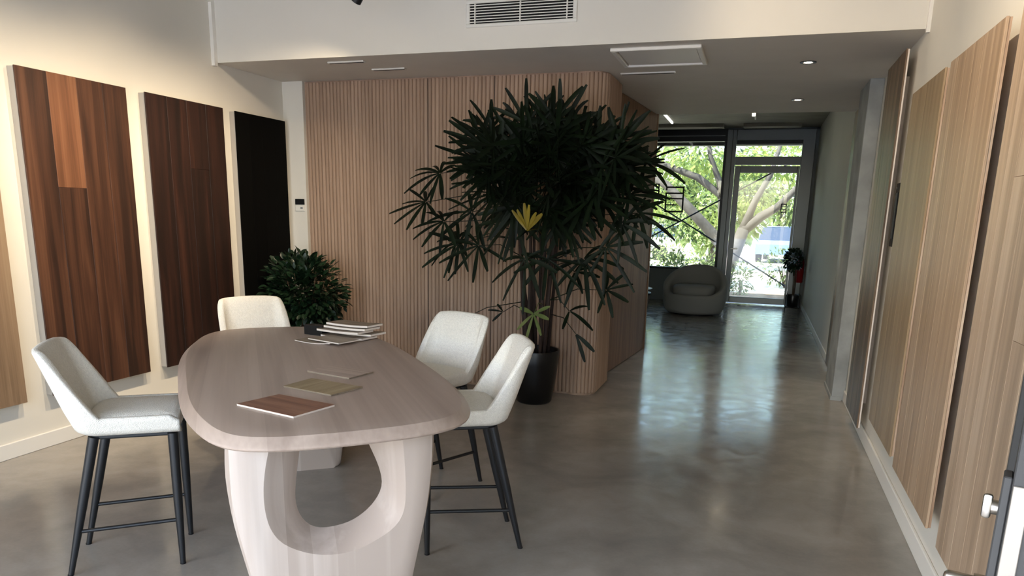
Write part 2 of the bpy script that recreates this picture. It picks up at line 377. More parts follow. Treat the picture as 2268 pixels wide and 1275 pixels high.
# ------------------------------------------------------------------ ceiling fittings
def linear_slot(cx, cy, L, label):
    t = thing('slot_diffuser', label, 'air vent', (cx, cy, ZS), 0, 'slot diffusers in the soffit')
    MB().b2((-L / 2, -.022, -.012), (L / 2, .022, -.0005), .003, 1).build('frame', mWhitePl, t)
    MB().b2((-L / 2 + .01, -.006, -.014), (L / 2 - .01, .006, -.011)).build('slot', mVentDark, t)
linear_slot(-.97, 6.365, .44, 'thin white slot diffuser in soffit behind the access hatch')
linear_slot(-3.2, 5.47, .32, 'thin white slot diffuser in soffit at far left near bulkhead edge')
linear_slot(-3.0, 5.80, .30, 'faint white slot diffuser in soffit just above the slat wall, left side')
h = thing('ceiling_hatch', 'square white access hatch with raised rim in the soffit', 'hatch', (-.79, 5.735, ZS))
fr = MB()
for s in (-1, 1):
    fr.box((0, s * .285, -.012), (.62, .035, .023), None, .004, 1); fr.box((s * .293, 0, -.012), (.035, .535, .023), None, .004, 1)
fr.build('hatch_frame', mTrim, h)
MB().box((0, 0, -.006), (.54, .53, .011), None, .003, 1).build('hatch_panel', mTrim, h)
v = thing('air_vent', 'white louvred air conditioning grille high on the bulkhead', 'air vent', (-1.713, YS0 - .008, 2.925))
fr = MB()
for s in (-1, 1):
    fr.box((0, -.007, s * .078), (.81, .014, .024), None, .004, 1); fr.box((s * .39, -.007, 0), (.028, .014, .132), None, .004, 1)
fr.build('vent_frame', mWhitePl, v)
MB().box((0, -.0015, 0), (.752, .002, .132)).build('backing', mVentDark, v)
ls = MB().box((0, 0, 0), (.752, .012, .0055), Matrix.Rotation(.35, 3, 'X')).build('louvre', mWhitePl, v)
for k in range(7):
    o = ls if k == 0 else inst(ls, 'louvre', v)
    o.location = (0, -.0085, -.054 + k * .018)
for xx in (-.335, 0, .335): MB().box((xx, -.010, 0), (.008, .014, .132)).build('vent_divider', mWhitePl, v)
def spotlight(name, loc, target, power, size, col=(1, .84, .62), blend=.6, rad=.04):
    l = bpy.data.lights.new(name, 'SPOT'); l.energy = power; l.spot_size = math.radians(size); l.spot_blend = blend; l.color = col
    l.shadow_soft_size = rad
    o = bpy.data.objects.new(name, l); COL.objects.link(o); o.location = loc
    o.rotation_euler = (Vector(target) - Vector(loc)).to_track_quat('-Z', 'Y').to_euler(); return o
for i, (dx, dy, lb) in enumerate(((.229, 6.19, 'bright recessed downlight nearer the bulkhead'), (.238, 8.01, 'recessed downlight further back near the soffit edge'))):
    d = thing('downlight', lb, 'ceiling light', (dx, dy, ZS), 0, 'recessed downlights in the soffit')
    mb = MB(); mb.loops([[(r * math.cos(2 * PI * k / 24), r * math.sin(2 * PI * k / 24), z) for k in range(24)] for r, z in ((.058, -.001), (.058, -.006), (.036, -.006), (.036, -.001))], True); mb.build('rim', mBlackMetal, d, True, angle=40)
    MB().lathe([(.001, -.0035), (.026, -.0045), (.030, -.0015)], (0, 0, 0), 20).build('lamp', mLampOn, d, True)
    s = spotlight('downlight_beam', (dx, dy, ZS - .02), (dx, dy, 0), 22, 75)
# track spots (one is just in view at the top edge); each lights a display panel
def track(name, label, x, y0, y1):
    tag(MB().b2((x - .017, y0, ZC - .03), (x + .017, y1, ZC - .0005), .003, 1).build(name, mBlackMetal), label, 'lighting track')
def trackspot(loc, target, label, power, size=94, col=(1, .80, .56), mat=None, group='black track spotlights'):
    loc = Vector(loc); d = (Vector(target) - loc).normalized()
    t = thing('track_spotlight', label, 'spotlight', loc, 0, group)
    MB().tube([(0, 0, ZC - .03 - loc.z), (0, 0, 0)], .009, 8).build('stem', mat or mBlackMetal, t)
    mb = MB(); mb.tube([-d * .07, d * .075], .036, 20)
    sh = mb.build('spot_head', mat or mBlackMetal, t, True, angle=40)
    MB().tube([d * .075, d * .077], .028, 16).build('spot_lens', mLampOn, sh)
    spotlight('track_beam', loc + d * .09, target, power, size, col, 1.0)
track('lighting_track', 'black lighting track on the ceiling over the table', -2.66, 1.2, 5.2)
trackspot((-2.64, 4.72, 2.96), (-4.28, 5.3, 1.1), 'black track spotlight at top edge, before the white bulkhead', 52)
trackspot((-2.66, 3.9, 2.96), (-4.28, 4.3, 1.2), 'black track spotlight above the dark red panel', 78)
trackspot((-2.66, 2.9, 2.96), (-4.28, 3.2, 1.2), 'black track spotlight above the red brown panel', 76)
track('lighting_track', 'black lighting track on the ceiling towards the right wall', -.45, 1.2, 5.2)
trackspot((-.45, 2.6, 2.96), (.85, 3.6, 2.0), 'black track spotlight above the right wall oak panels', 40)
trackspot((-.45, 4.0, 2.96), (.3, 5.3, 2.75), 'black track spotlight facing the bulkhead right end', 12)
# white fittings on the rear ceiling
t = thing('track_spotlight', 'small white track spotlight on the rear ceiling above glass door', 'spotlight', (-.225, 11.75, ZC))
MB().b2((-.012, -.0, -.02), (.012, 1.5, -.0005)).build('track_rail', mWhitePl, t)
sh = MB().box((0, -.02, -.10), (.055, .06, .13), None, .01, 2).build('spot_head', mWhitePl, t)
MB().b2((-.022, -.053, -.155), (.022, -.0495, -.045), .004, 1).build('spot_lens', mLampOn, sh)
MB().tube([(0, -.02, -.04), (0, -.02, -.02)], .01).build('stem', mWhitePl, t)
tag(MB().b2((-1.60, 11.7, ZC - .04), (-1.57, 13.5, ZC - .0005), .004, 1).build('light_batten', mBattenOn), 'thin white light batten on rear ceiling left of glass door', 'ceiling light')

# ------------------------------------------------------------------ timber display panels
def wall_panel(name, label, side, y0, y1, z0, z1, mat, joints, standoff, edge=None, splits=(), group=None, odd=None):
    """boards mounted on a backing; side -1 = left wall, +1 = right wall; joints = board boundaries along y"""
    x0 = XL if side < 0 else XR; n = -side    # direction into the room
    t = thing(name, label, 'panel', (x0, (y0 + y1) / 2, z0), 0, group)
    H = z1 - z0; yc = (y0 + y1) / 2
    if edge is None:      # white box backing down to the wall
        MB().b2((n * .001, y0 - yc + .004, .004), (n * (standoff - .0105), y1 - yc - .004, H - .004)).build('backing_box', mBoxShade, t)
    else:
        MB().b2((n * (standoff - .020), y0 - yc + .003, .003), (n * (standoff - .0105), y1 - yc - .003, H - .003)).build('backing_board', edge, t)
        for yy in (y0 - yc + .30, y1 - yc - .30): MB().b2((n * .001, yy - .02, .12), (n * (standoff - .020), yy + .02, H - .12)).build('batten', edge, t)
    ys = [y0] + list(joints) + [y1]
    for i, (a, b) in enumerate(zip(ys, ys[1:])):
        cuts = [0] + [c for (k, c) in splits if k == i] + [H]
        for (c0, c1) in zip(cuts, cuts[1:]):
            pr = random.uniform(0, .0006)
            o = MB().b2((n * (standoff - .010), a - b + (b - a) / 2 + .0004, .0004), (n * (standoff + pr), (b - a) / 2 - .0004, c1 - c0 - .0004), .0012, 1).build('plank', odd[2] if odd and odd[0] == i and (c0 > 0) == odd[1] else mat, t)
            if odd and odd[0] == i and (c0 > 0) == odd[1]: o['label'] = 'lighter brown plank'
            o.location = (0, (a + b) / 2 - yc, c0)
    return t
Lg = 'timber display panels on the left wall'; Rg = 'timber display panels on the right wall'
wall_panel('display_panel', 'pale oak board panel cut off at left edge, nearest on left wall', -1, 2.47, 3.285, .34, 2.34, mOak0, [2.67, 2.88, 3.08], .064, splits=[(2, 1.1)], group=Lg)
P1 = wall_panel('display_panel', 'reddish brown timber panel with one lighter plank, behind left stool', -1, 3.466, 4.286, .34, 2.34, mRed, [3.675, 3.885, 4.085], .064, splits=[(1, 1.313)], group=Lg, odd=(1, True, mRedLight))
wall_panel('display_panel', 'dark red timber panel between red brown and black panels', -1, 4.455, 5.275, .34, 2.34, mJarrah, [4.66, 4.86, 5.07], .064, splits=[(2, 1.5)], group=Lg)
wall_panel('display_panel', 'black stained timber panel beside the slat wall corner', -1, 5.425, 6.12, .34, 2.337, mBlackWood, [5.60, 5.77, 5.95], .064, group=Lg)
SO = .080
wall_panel('display_panel', 'dark walnut panel beside concrete column, full height under the soffit', 1, 5.49, 6.20, .14, 2.62, mWalnut, [5.67, 5.85, 6.03], SO, mPale, group=Rg)
wall_panel('display_panel', 'narrow honey oak panel beside the dark walnut panel', 1, 4.225, 5.04, .325, 2.283, mOakA, [4.43, 4.63, 4.84], SO, mEdge, group=Rg)
wall_panel('display_panel', 'large natural oak panel in the middle of the right wall', 1, 3.28, 4.115, .305, 2.285, mOakB, [3.41, 3.55, 3.69, 3.83, 3.97], SO, mEdge, group=Rg)
wall_panel('display_panel', 'pale oak panel at right edge of view behind the glass door', 1, 2.26, 3.09, .305, 2.285, mOakC, [2.36, 2.49, 2.62, 2.75, 2.88, 2.99], SO, mEdge, splits=[(4, 1.40), (2, .9)], group=Rg)
wall_panel('display_panel', 'furthest dark brown panel, beyond the concrete column', 1, 7.72, 8.15, .12, 2.58, mWalnut, [7.86, 8.0], SO, mPale, group=Rg)
# black bracket boxes in the gaps
for (yy, z0, z1, lb) in ((3.185, 1.76, 1.98, 'black hanging bracket in gap left of the pale oak panel'), (5.40, 1.40, 1.80, 'black hanging bracket in gap beside the dark walnut panel')):
    b = thing('panel_bracket', lb, 'bracket', (XR, yy, z0), 0, 'black brackets between wall panels')
    bb = MB().b2((-.035, -.07, 0), (-.0005, .07, z1 - z0), .003, 1).build('bracket_body', mBlackMatte, b)
    MB().b2((-.043, -.05, .05), (-.0345, .03, z1 - z0 - .06), .003, 1).build('cover_plate', mBlackMetal, bb)
    MB().tube([(-.034, .05, z1 - z0 - .03), (-.042, .05, z1 - z0 - .03)], .008, 8).build('screw', mSteel, bb)
# small sign on the return beside the black panel
sg = thing('wall_sign', 'small white label plate under black strip beside slat wall', 'sign', (-4.155, FY, 1.535))
MB().b2((-.05, -.012, .06), (.048, -.0005, .112), .002, 1).build('black_strip', mBlackMatte, sg)
MB().b2((-.05, -.010, .0), (.048, -.0005, .056), .002, 1).build('label_plate', mWhitePl, sg)
MB().b2((.005, -.0112, .02), (.03, -.0102, .036)).build('print', mAlu, sg)

# ------------------------------------------------------------------ table
TA = math.radians(128); TC = Vector((-1.955, 2.921, 0)); ZR = .82
tb = thing('table', 'large limed timber table with pebble shaped top and two pierced uprights', 'table', TC, TA)
# outline in table axes (u along, w = across, positive to camera-left after rotation)
out = [(-.173, -.502), (.06, -.521), (.30, -.532), (.52, -.527), (.746, -.502), (.90, -.468), (1.01, -.41), (1.075, -.32), (1.10, -.20), (1.105, -.05), (1.09, .07), (1.05, .17), (.95, .265), (.82, .345), (.686, .402),
       (.49, .454), (.194, .492), (-.163, .516), (-.403, .526), (-.62, .518), (-.787, .494), (-.886, .466), (-.965, .425), (-1.025, .36), (-1.067, .26), (-1.09, .12), (-1.104, -.05), (-1.098, -.19), (-1.06, -.295), (-.99, -.35), (-.90, -.39), (-.733, -.437), (-.573, -.466), (-.38, -.487)]
K = (1.55 - ZR) / .67
def resample_closed(pts, n, smooth=2):
    P = [Vector((p[0], p[1])) for p in pts]
    for _ in range(smooth):      # Chaikin
        Q = []
        for a, b in zip(P, P[1:] + P[:1]): Q += [a * .75 + b * .25, a * .25 + b * .75]
        P = Q
    L = [0]
    for a, b in zip(P, P[1:] + P[:1]): L.append(L[-1] + (b - a).length)
    res = []; j = 0
    for i in range(n):
        d = L[-1] * i / n
        while L[j + 1] < d: j += 1
        f = (d - L[j]) / (L[j + 1] - L[j] + 1e-9); a = P[j]; b = P[(j + 1) % len(P)]
        res.append(a.lerp(b, f))
    return res
# local y is left of u; v in measurements is to the right of u
OUT = resample_closed([(u * K, -v * K) for u, v in out], 128)
def inset(P, d):
    n = len(P); R = []
    for i in range(n):
        t = (P[(i + 2) % n] - P[i - 2]).normalized(); nr = Vector((t.y, -t.x))
        c = nr.dot(P[i]); nr = nr if c > 0 else -nr
        R.append(P[i] - nr * d)
    return R
mb = MB(); rings = []
for d, z in ((.14, .801), (.05, .801), (.018, .802), (.007, .806), (.001, .812), (.0, .817), (.003, .822), (.034, .8475), (.036, .848), (.14, .848)):
    rings.append([(p.x, p.y, z) for p in inset(OUT, d)])
mb.loops(rings, True, True, True)
mb.build('tabletop', mTable, tb, True, angle=24)
# U-shaped uprights
def resample_open(pts, n):
    P = [Vector((p[0], p[1])) for p in pts]
    for _ in range(3):
        Q = [P[0]]
        for a, b in zip(P, P[1:]): Q += [a * .75 + b * .25, a * .25 + b * .75]
        P = Q + [P[-1]]
    L = [0]
    for a, b in zip(P, P[1:]): L.append(L[-1] + (b - a).length)
    res = []; j = 0
    for i in range(n):
        d = L[-1] * i / (n - 1)
        while j < len(P) - 2 and L[j + 1] < d: j += 1
        res.append(P[j].lerp(P[j + 1], min(1, (d - L[j]) / (L[j + 1] - L[j] + 1e-9))))
    return res
ZT = .802
outerc = [(-.350, ZT), (-.357, .69), (-.352, .60), (-.338, .485), (-.315, .37), (-.290, .25), (-.265, .12), (-.245, 0), (-.245, 0), (-.245, 0), (-.24, 0), (0, 0), (.0, 0), (.24, 0), (.245, 0), (.245, 0), (.245, 0), (.262, .12), (.283, .24), (.318, .39), (.345, .53), (.360, .68), (.362, ZT)]
frontc = [(-.205, ZT), (-.230, .70), (-.239, .618), (-.237, .546), (-.223, .481), (-.19, .427), (-.13, .389), (-.068, .366), (0, .358), (.071, .366), (.133, .393), (.186, .422), (.221, .454), (.241, .498), (.247, .564), (.245, .65), (.235, ZT)]
innerc = [(-.095, ZT), (-.118, .66), (-.131, .56), (-.128, .514), (-.116, .472), (-.094, .441), (-.069, .422), (-.027, .413), (.041, .421), (.09, .441), (.14, .48), (.173, .527), (.184, .573), (.168, .642), (.140, .71), (.105, ZT)]
def upright(d_out, d_in, flip=1):
    """d_out/d_in: position along u of outer and inner faces"""
    N = 49
    O = resample_open(outerc, N); F = resample_open(frontc, N); I = resample_open(innerc, N)
    th = d_in - d_out; r = .035
    def shrink(c, s):
        cx = sum(p.x for p in c) / len(c)
        return [Vector((p.x * (1 - s / .33), p.y if p.y > .7 else max(0.0, p.y))) for p in c]
    P = lambda c, u: [(u, -p.x, p.y) for p in c]
    sg = 1 if th > 0 else -1
    F2 = [f.lerp(i, .06) for f, i in zip(F, I)]; O1 = shrink(O, .012); O2 = shrink(O, .04)
    mb = MB()
    mb.loops([P(O, d_out + sg * .045), P(O1, d_out + sg * .014), P(O2, d_out), P([o.lerp(f, .5) for o, f in zip(O2, F)], d_out), P(F, d_out + sg * .0), P(F2, d_out + sg * .006),
              P([f.lerp(i, .93) for f, i in zip(F, I)], d_in - sg * .012), P(I, d_in), P([i.lerp(o, .5) for o, i in zip(O2, I)], d_in), P(O2, d_in), P(O1, d_in - sg * .014), P(O, d_in - sg * .045)], False, wrap=True)
    o = mb.build('upright', mLeg, tb, True, angle=35)
    bmx = bmesh.new(); bmx.from_mesh(o.data); bmesh.ops.holes_fill(bmx, edges=[e for e in bmx.edges if e.is_boundary], sides=0)
    bmesh.ops.recalc_face_normals(bmx, faces=bmx.faces); bmx.to_mesh(o.data); bmx.free()
    return o
CU = TC.x * math.cos(TA) + TC.y * math.sin(TA)
upright(2.47 - CU, 2.59 - CU); upright(4.54 - CU, 4.42 - CU)

# ------------------------------------------------------------------ samples on the table
def flat(name, label, corners, z, th, mat, edge=None, group=None, cat='wood sample', curl=0):
    """thin board from 4 corners (u,v) in table axes; its own axes follow its first edge"""
    ca, sa = math.cos(TA), math.sin(TA)
    W_ = [Vector((TC.x + u * ca + v * sa, TC.y + u * sa - v * ca)) for u, v in corners]
    c = sum(W_, Vector((0, 0))) / 4; ax = (W_[1] - W_[0]); rz = math.atan2(ax.y, ax.x)
    t = thing(name, label, cat, (c.x, c.y, z), rz, group)
    R = Matrix.Rotation(-rz, 2)
    L = [R @ (p - c) for p in W_]
    n = 6
    def grid(zz, sc=1.0):
        G = []
        for i in range(n + 1):
            row = []
            for j in range(2):
                a = L[0].lerp(L[1], i / n); b = L[3].lerp(L[2], i / n); p = (a if j == 0 else b) * sc
                row.append((p.x, p.y, zz + curl * ((i / n - .5) ** 2) * 4))
            G.append(row)
        return G
    def slab(z0, z1, sc, nm, m):
        mb = MB(); A = grid(z0, sc); B = grid(z1, sc)
        rings = [[A[i][0], A[i][1], B[i][1], B[i][0]] for i in range(n + 1)]
        mb.loops(rings, True, True, True); return mb.build(nm, m, t)
    slab(0.0005, th * .86, 1, 'core', edge or mPale); slab(th * .86, th, .998, 'face', mat)
    return t
ZTOP = .848
flat('wood_sample', 'reddish brown timber sample board, nearest on the table', [(-.729, -.31), (-.957, -.126), (-.832, .027), (-.618, -.158)], ZTOP, .008, mTile1)
flat('wood_sample', 'greenish oak sample board with woven grain, middle of the table', [(-.474, -.134), (-.675, .032), (-.567, .169), (-.356, -.014)], ZTOP, .007, mTile2, mSample)
flat('wood_sample', 'pale sample board matching the tabletop, with one dark edge', [(-.20, -.02), (-.393, .138), (-.289, .257), (-.10, .10)], ZTOP, .007, mTile3, mSample)
# loose boards and the fanned stack
flat('wood_sample', 'curled thin grey sample lying under another, left of the stack', [(.60, -.02), (.45, .15), (.53, .21), (.68, .06)], ZTOP, .005, mSample, mPale, curl=.008)
flat('wood_sample', 'grey brown sample board lying in front of the fanned stack', [(.60, .05), (.40, .19), (.49, .31), (.69, .18)], ZTOP + .013, .007, mSample, mPale)
flat('wood_sample', 'dark board propped behind the left end of the sample stack', [(.86, .05), (.76, .14), (.80, .19), (.90, .10)], ZTOP + .0005, .055, mBlackMatte, mBlackMatte)
zz = ZTOP + .0005
labs = ['lowest pale edged board of the fanned sample stack', 'second board up in the fanned sample stack, jutting right', 'middle board of the fanned sample stack', 'fourth board up in the fanned sample stack', 'topmost board of the fanned sample stack']
offs = [(0, 0), (.05, .055), (.015, -.02), (.03, .02), (.035, .035)]
for i, (lb, (du, dv)) in enumerate(zip(labs, offs)):
    base = [(.735, .13), (.535, .33), (.62, .43), (.81, .24)]
    flat('wood_sample', lb, [(u + du * .6, v + dv) for u, v in base], zz, .0125, mSample, mPale, 'fanned stack of wood samples', curl=.004)
    zz += .0165

# ------------------------------------------------------------------ bar stools
def smooth01(t): t = max(0, min(1, t)); return t * t * (3 - 2 * t)
def plan(s, hw, xf, xb, rc):
    """rounded U from front-left (s=0) round the back to front-right (s=1)"""
    straight = xf - xb - rc; arc = PI / 2 * rc; back = 2 * (hw - rc); tot = 2 * straight + 2 * arc + back; d = s * tot
    if d < straight: return Vector((xf - d, hw)), Vector((0, 1))
    d -= straight
    if d < arc: a = d / rc; return Vector((xb + rc - rc * math.sin(a), hw - rc + rc * math.cos(a))), Vector((-math.sin(a), math.cos(a)))
    d -= arc
    if d < back: return Vector((xb, hw - rc - d)), Vector((-1, 0))
    d -= back
    if d < arc: a = d / rc; return Vector((xb + rc - rc * math.cos(a), -hw + rc - rc * math.sin(a))), Vector((-math.cos(a), -math.sin(a)))
    d -= arc
    return Vector((xb + rc + d, -hw)), Vector((0, -1))
def make_stool():
    root = thing('bar_stool', 'x', 'stool', (0, 0, 0), 0, 'cream bar stools round the table')
    N, T = 110, 10
    zb, zarm, ztop = .612, .697, .990
    cols = []
    for i in range(N + 1):
        s = i / N
        p, nr = plan(s, .222, .235, -.165, .095)
        t = max(0, min(1, (-.040 - p.x) / .105))
        f = 1 - (1 - t ** 1.35) ** 2.3
        h = zarm + (ztop - zarm) * f - .012 * (p.y / .2) ** 2 * f - .02 * smooth01((p.x - .195) / .04)
        th = .040
        def pt(z, off):
            w = smooth01((.10 - p.x) / .2)
            lean = max(0, z - .60) * .35 * w
            wid = .86 + .14 * smooth01((z - .585) / .16)
            q = p - nr * off
            return (q.x - lean, q.y * wid, z)
        col = [pt(zb + .002, .07), pt(zb, .045), pt(zb + .004, .022), pt(zb + .016, .006)]
        for k in range(1, T + 1): col.append(pt(zb + .028 + (h - .016 - zb - .028) * (k - 1) / (T - 1), 0))
        col += [pt(h - .004, .005), pt(h, .015), pt(h, .025), pt(h - .005, .035)]
        for k in range(1, T): col.append(pt(h - .014 - (h - .014 - .64) * k / (T - 1), th))
        cols.append(col)
    mb = MB(); R = mb.loops(cols, True, True, True)
    mb.build('seat_shell', mBoucle, root, True)
    # cushion: rounded pad filling the shell
    mb = MB(); rings = []
    def pad(ins, z):
        ring = []
        for i in range(40):
            p, nr = plan(i / 39, .192 - ins, .232 - ins, -.145 + ins, .09 - min(ins, .05))
            ring.append((p.x, p.y, z))
        return ring
    for ins, z in ((.03, .614), (.008, .622), (0, .64), (0, .668), (.006, .684), (.022, .695), (.06, .702), (.13, .704)): rings.append(pad(ins, z))
    mb.loops(rings, True, True, True); mb.build('seat_cushion', mBoucle, root, True, angle=60)
    MB().box((.045, 0, .602), (.31, .29, .022), None, .006, 2).build('under_frame', mBlackMetal, root)
    LEG = lambda sx, sy: ((Vector((.198, sy * .145, .605)), Vector((.198, sy * .160, 0))) if sx > 0 else (Vector((-.105, sy * .145, .605)), Vector((-.245, sy * .160, 0))))
    for sx, sy in ((1, 1), (1, -1), (-1, 1), (-1, -1)):
        top, ft = LEG(sx, sy)
        lg = MB().tube([top, top.lerp(ft, .5), ft], [.0215, .019, .0115], 14).build('leg', mBlackMetal, root, True, angle=50)
        MB().tube([ft, ft + Vector((0, 0, .006))], .0125, 12).build('foot_glide', mBlackMatte, lg)
    for sy in (-1, 1):
        a, b = LEG(1, sy)[0].lerp(LEG(1, sy)[1], .655), LEG(-1, sy)[0].lerp(LEG(-1, sy)[1], .68)
        MB().tube([a, b], .0085, 10).build('footrest_bar', mBlackMetal, root, True, angle=50)
    return root
stool = make_stool()
spots = [(-2.561, 2.435, .619, 'cream boucle bar stool at left, side on before red brown panel'),
         (-2.926, 3.886, -.665, 'cream boucle bar stool at far end of table before dark panels'),
         (-1.678, 3.708, 4.354, 'cream boucle bar stool facing viewer, before the slat wall'),
         (-1.239, 3.123, 3.663, 'cream boucle bar stool nearest right, back towards the open floor')]
for i, (x, y, a, lb) in enumerate(spots):
    o = stool if i == 0 else copy_tree(stool)
    o.location = (x, y, 0); o.rotation_euler = (0, 0, a); o['label'] = lb

# ------------------------------------------------------------------ big palm
def leaflet(mb, c, d, nrm, L, w, droop):
    """blade from c along d, folded slightly, drooping"""
    side = d.cross(nrm).normalized(); prev = None; n = 5
    for i in range(n + 1):
        t = i / n
        wd = w * (.35 + 1.3 * t if t < .5 else 1.0 - .25 * (t - .5) * 2) if t < 1 else w * .45
        p = c + d * (L * t) + Vector((0, 0, -droop * L * t * t))
        a = mb.bm.verts.new(p - side * wd * .5 + nrm * .004); b = mb.bm.verts.new(p); e = mb.bm.verts.new(p + side * wd * .5 + nrm * .004)
        if prev:
            mb.bm.faces.new((prev[0], prev[1], b, a)); mb.bm.faces.new((prev[1], prev[2], e, b))
        prev = (a, b, e)
def frond(root, base, c, out_dir, mat, n=9, L=.3, spread=115, droop=.25, w=.035, name='frond', label=None, tilt=None):
    o = Vector(out_dir).normalized()
    nrm = Vector((random.uniform(-.45, .45), -.75, random.uniform(.15, .9)))      # fans turn their faces to the light
    nrm = (nrm - o * nrm.dot(o)).normalized(); side = nrm.cross(o).normalized()
    mb = MB()
    mid = (Vector(base) + Vector(c)) / 2 + Vector((0, 0, .05))
    mb.tube([base, mid, c], [.0045, .0035, .003], 5)
    for k in range(n):
        a = math.radians(-spread + 2 * spread * k / (n - 1) + random.uniform(-6, 6))
        d = (o * math.cos(a) + side * math.sin(a) + nrm * random.uniform(-.12, .12)).normalized()
        l = L * (1 - .28 * abs(a) / 2) * random.uniform(.85, 1.08)
        tip_y = c[1] + root.location.y + d.y * l
        if tip_y > 6.10: d.y -= (tip_y - 6.10) / l; 
        leaflet(mb, Vector(c) + d * .006, d, nrm, l, w * random.uniform(.8, 1.15), droop * random.uniform(.6, 1.4))
    f = mb.build(name, mat, root, True)
    if label: f['label'] = label
    return f
PX, PY = -1.70, 5.86
palm = thing('potted_palm', 'tall dark green lady palm in black pot before slat wall', 'plant', (PX, PY, 0))
mb = MB(); mb.lathe([(.135, 0), (.150, .015), (.178, .18), (.198, .34), (.208, .44), (.204, .452), (.192, .45), (.184, .41)], (0, 0, 0), 40)
mb.build('pot', mPot, palm, True, angle=60)
MB().lathe([(.184, .40), (.15, .412), (.05, .418)], (0, 0, 0), 24).build('soil', mSoil, palm.children[0], True)
canes = []
for k in range(11):
    a = 2 * PI * k / 11 + random.uniform(-.2, .2); r = random.uniform(.03, .125)
    b = Vector((r * math.cos(a), r * math.sin(a), .40)); h = random.uniform(1.35, 2.0)
    tp = Vector((b.x * 1.9 + random.uniform(-.07, .05) - .03, b.y * 1.0 - .05, h))
    pts = [b.lerp(tp, f) + Vector((random.uniform(-.008, .008), random.uniform(-.008, .008), 0)) for f in (0, .25, .5, .75, 1)]
    MB().tube(pts, [.016, .015, .013, .012, .009], 7).build('cane', mCane, palm, True)
    canes.append((b, tp))
def near_cane(c):
    return min(((b.lerp(t, f)) for b, t in canes for f in (.3, .5, .65, .8, .95, 1) if b.lerp(t, f).z < c[2] + .05 or f == .3), key=lambda p: (p - Vector(c)).length)
def add(x, y, z, ox, oy, oz, mat=mPalm, **k):
    c = Vector((x - PX, y - PY, z)); frond(palm, near_cane(c), c, (ox, oy, oz), mat, **k)
# silhouette fronds read from the photograph (world x, y, z and facing)
sil = [(-2.50, 5.70, 1.86, -1, -.1, .15), (-2.58, 5.6, 1.63, -1, -.2, -.25), (-2.24, 5.75, 1.56, -.9, -.2, .0), (-2.40, 5.55, 1.48, -1, -.3, -.1), (-2.34, 5.72, 1.30, -1, -.1, -.1), (-2.20, 5.82, 2.10, -.6, 0, .8),
       (-2.05, 5.65, 2.18, -.5, -.1, .85), (-1.86, 5.8, 2.22, -.4, 0, .9), (-1.62, 5.75, 2.26, .15, -.1, 1), (-1.45, 5.7, 2.20, .35, 0, .9), (-1.25, 5.75, 2.10, .5, 0, .8), (-1.08, 5.6, 2.02, .6, -.1, .7),
       (-.98, 5.55, 1.86, .9, -.1, .4), (-.92, 5.5, 1.70, 1, -.1, .1), (-.98, 5.6, 1.50, .9, -.1, -.3), (-1.10, 5.65, 1.32, .8, -.2, -.6), (-1.28, 5.7, 1.22, .7, -.3, -.7), (-1.68, 5.45, 1.22, .05, -.4, -.9), (-1.52, 5.5, 1.22, .3, -.4, -.8),
       (-2.12, 5.6, 1.30, -.7, -.3, -.5), (-1.0, 5.3, 1.95, .7, -.4, .5), (-.85, 5.75, 1.95, .8, .1, .4), (-.88, 5.7, 1.58, .8, .1, -.2)]
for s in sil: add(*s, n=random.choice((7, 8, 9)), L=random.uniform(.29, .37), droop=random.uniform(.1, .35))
for k in range(128):
    for _ in range(30):
        q = Vector((random.gauss(0, 1), random.gauss(0, 1), random.gauss(0, 1))).normalized() * random.uniform(.02, 1) ** .42
        c = Vector((-1.56 + q.x * .66, 5.52 + q.y * .42, 1.86 + q.z * .40))
        if c.y < 5.93: break
    o = Vector((q.x, q.y * .8 - .15, q.z * .9 + random.uniform(.0, .35)))
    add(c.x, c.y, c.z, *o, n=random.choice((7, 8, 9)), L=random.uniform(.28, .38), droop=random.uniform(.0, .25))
# sparse low leaves
add(-2.37, 5.75, 1.33, -.7, -.2, -.4, n=7, L=.24, spread=150, droop=.4)
add(-1.09, 5.7, .99, .9, -.2, .0, n=6, L=.24, spread=100, droop=.1)
add(-1.37, 5.8, 1.11, .8, -.2, -.1, n=5, L=.22, spread=80, droop=.2)
add(-1.39, 5.75, .80, .7, -.2, -.2, n=3, L=.22, spread=70, droop=.2)
add(-1.32, 5.7, .63, .6, -.2, -.7, n=2, L=.2, spread=16, droop=.1)
add(-1.93, 5.68, .77, -.8, -.1, .1, n=3, L=.12, spread=50, droop=.1, w=.022)
add(-2.42, 5.75, .62, -.8, -.2, -.5, n=3, L=.2, spread=40, droop=.3, w=.024)
add(-1.60, 5.45, .80, .05, -.35, -.7, mPalmLime, n=6, L=.21, spread=115, droop=.1, label='pale lime green fresh frond')
add(-1.565, 5.1, 1.44, .05, -.15, .9, mPalmYel, n=6, L=.19, spread=42, droop=.05, w=.034, label='yellowing frond')
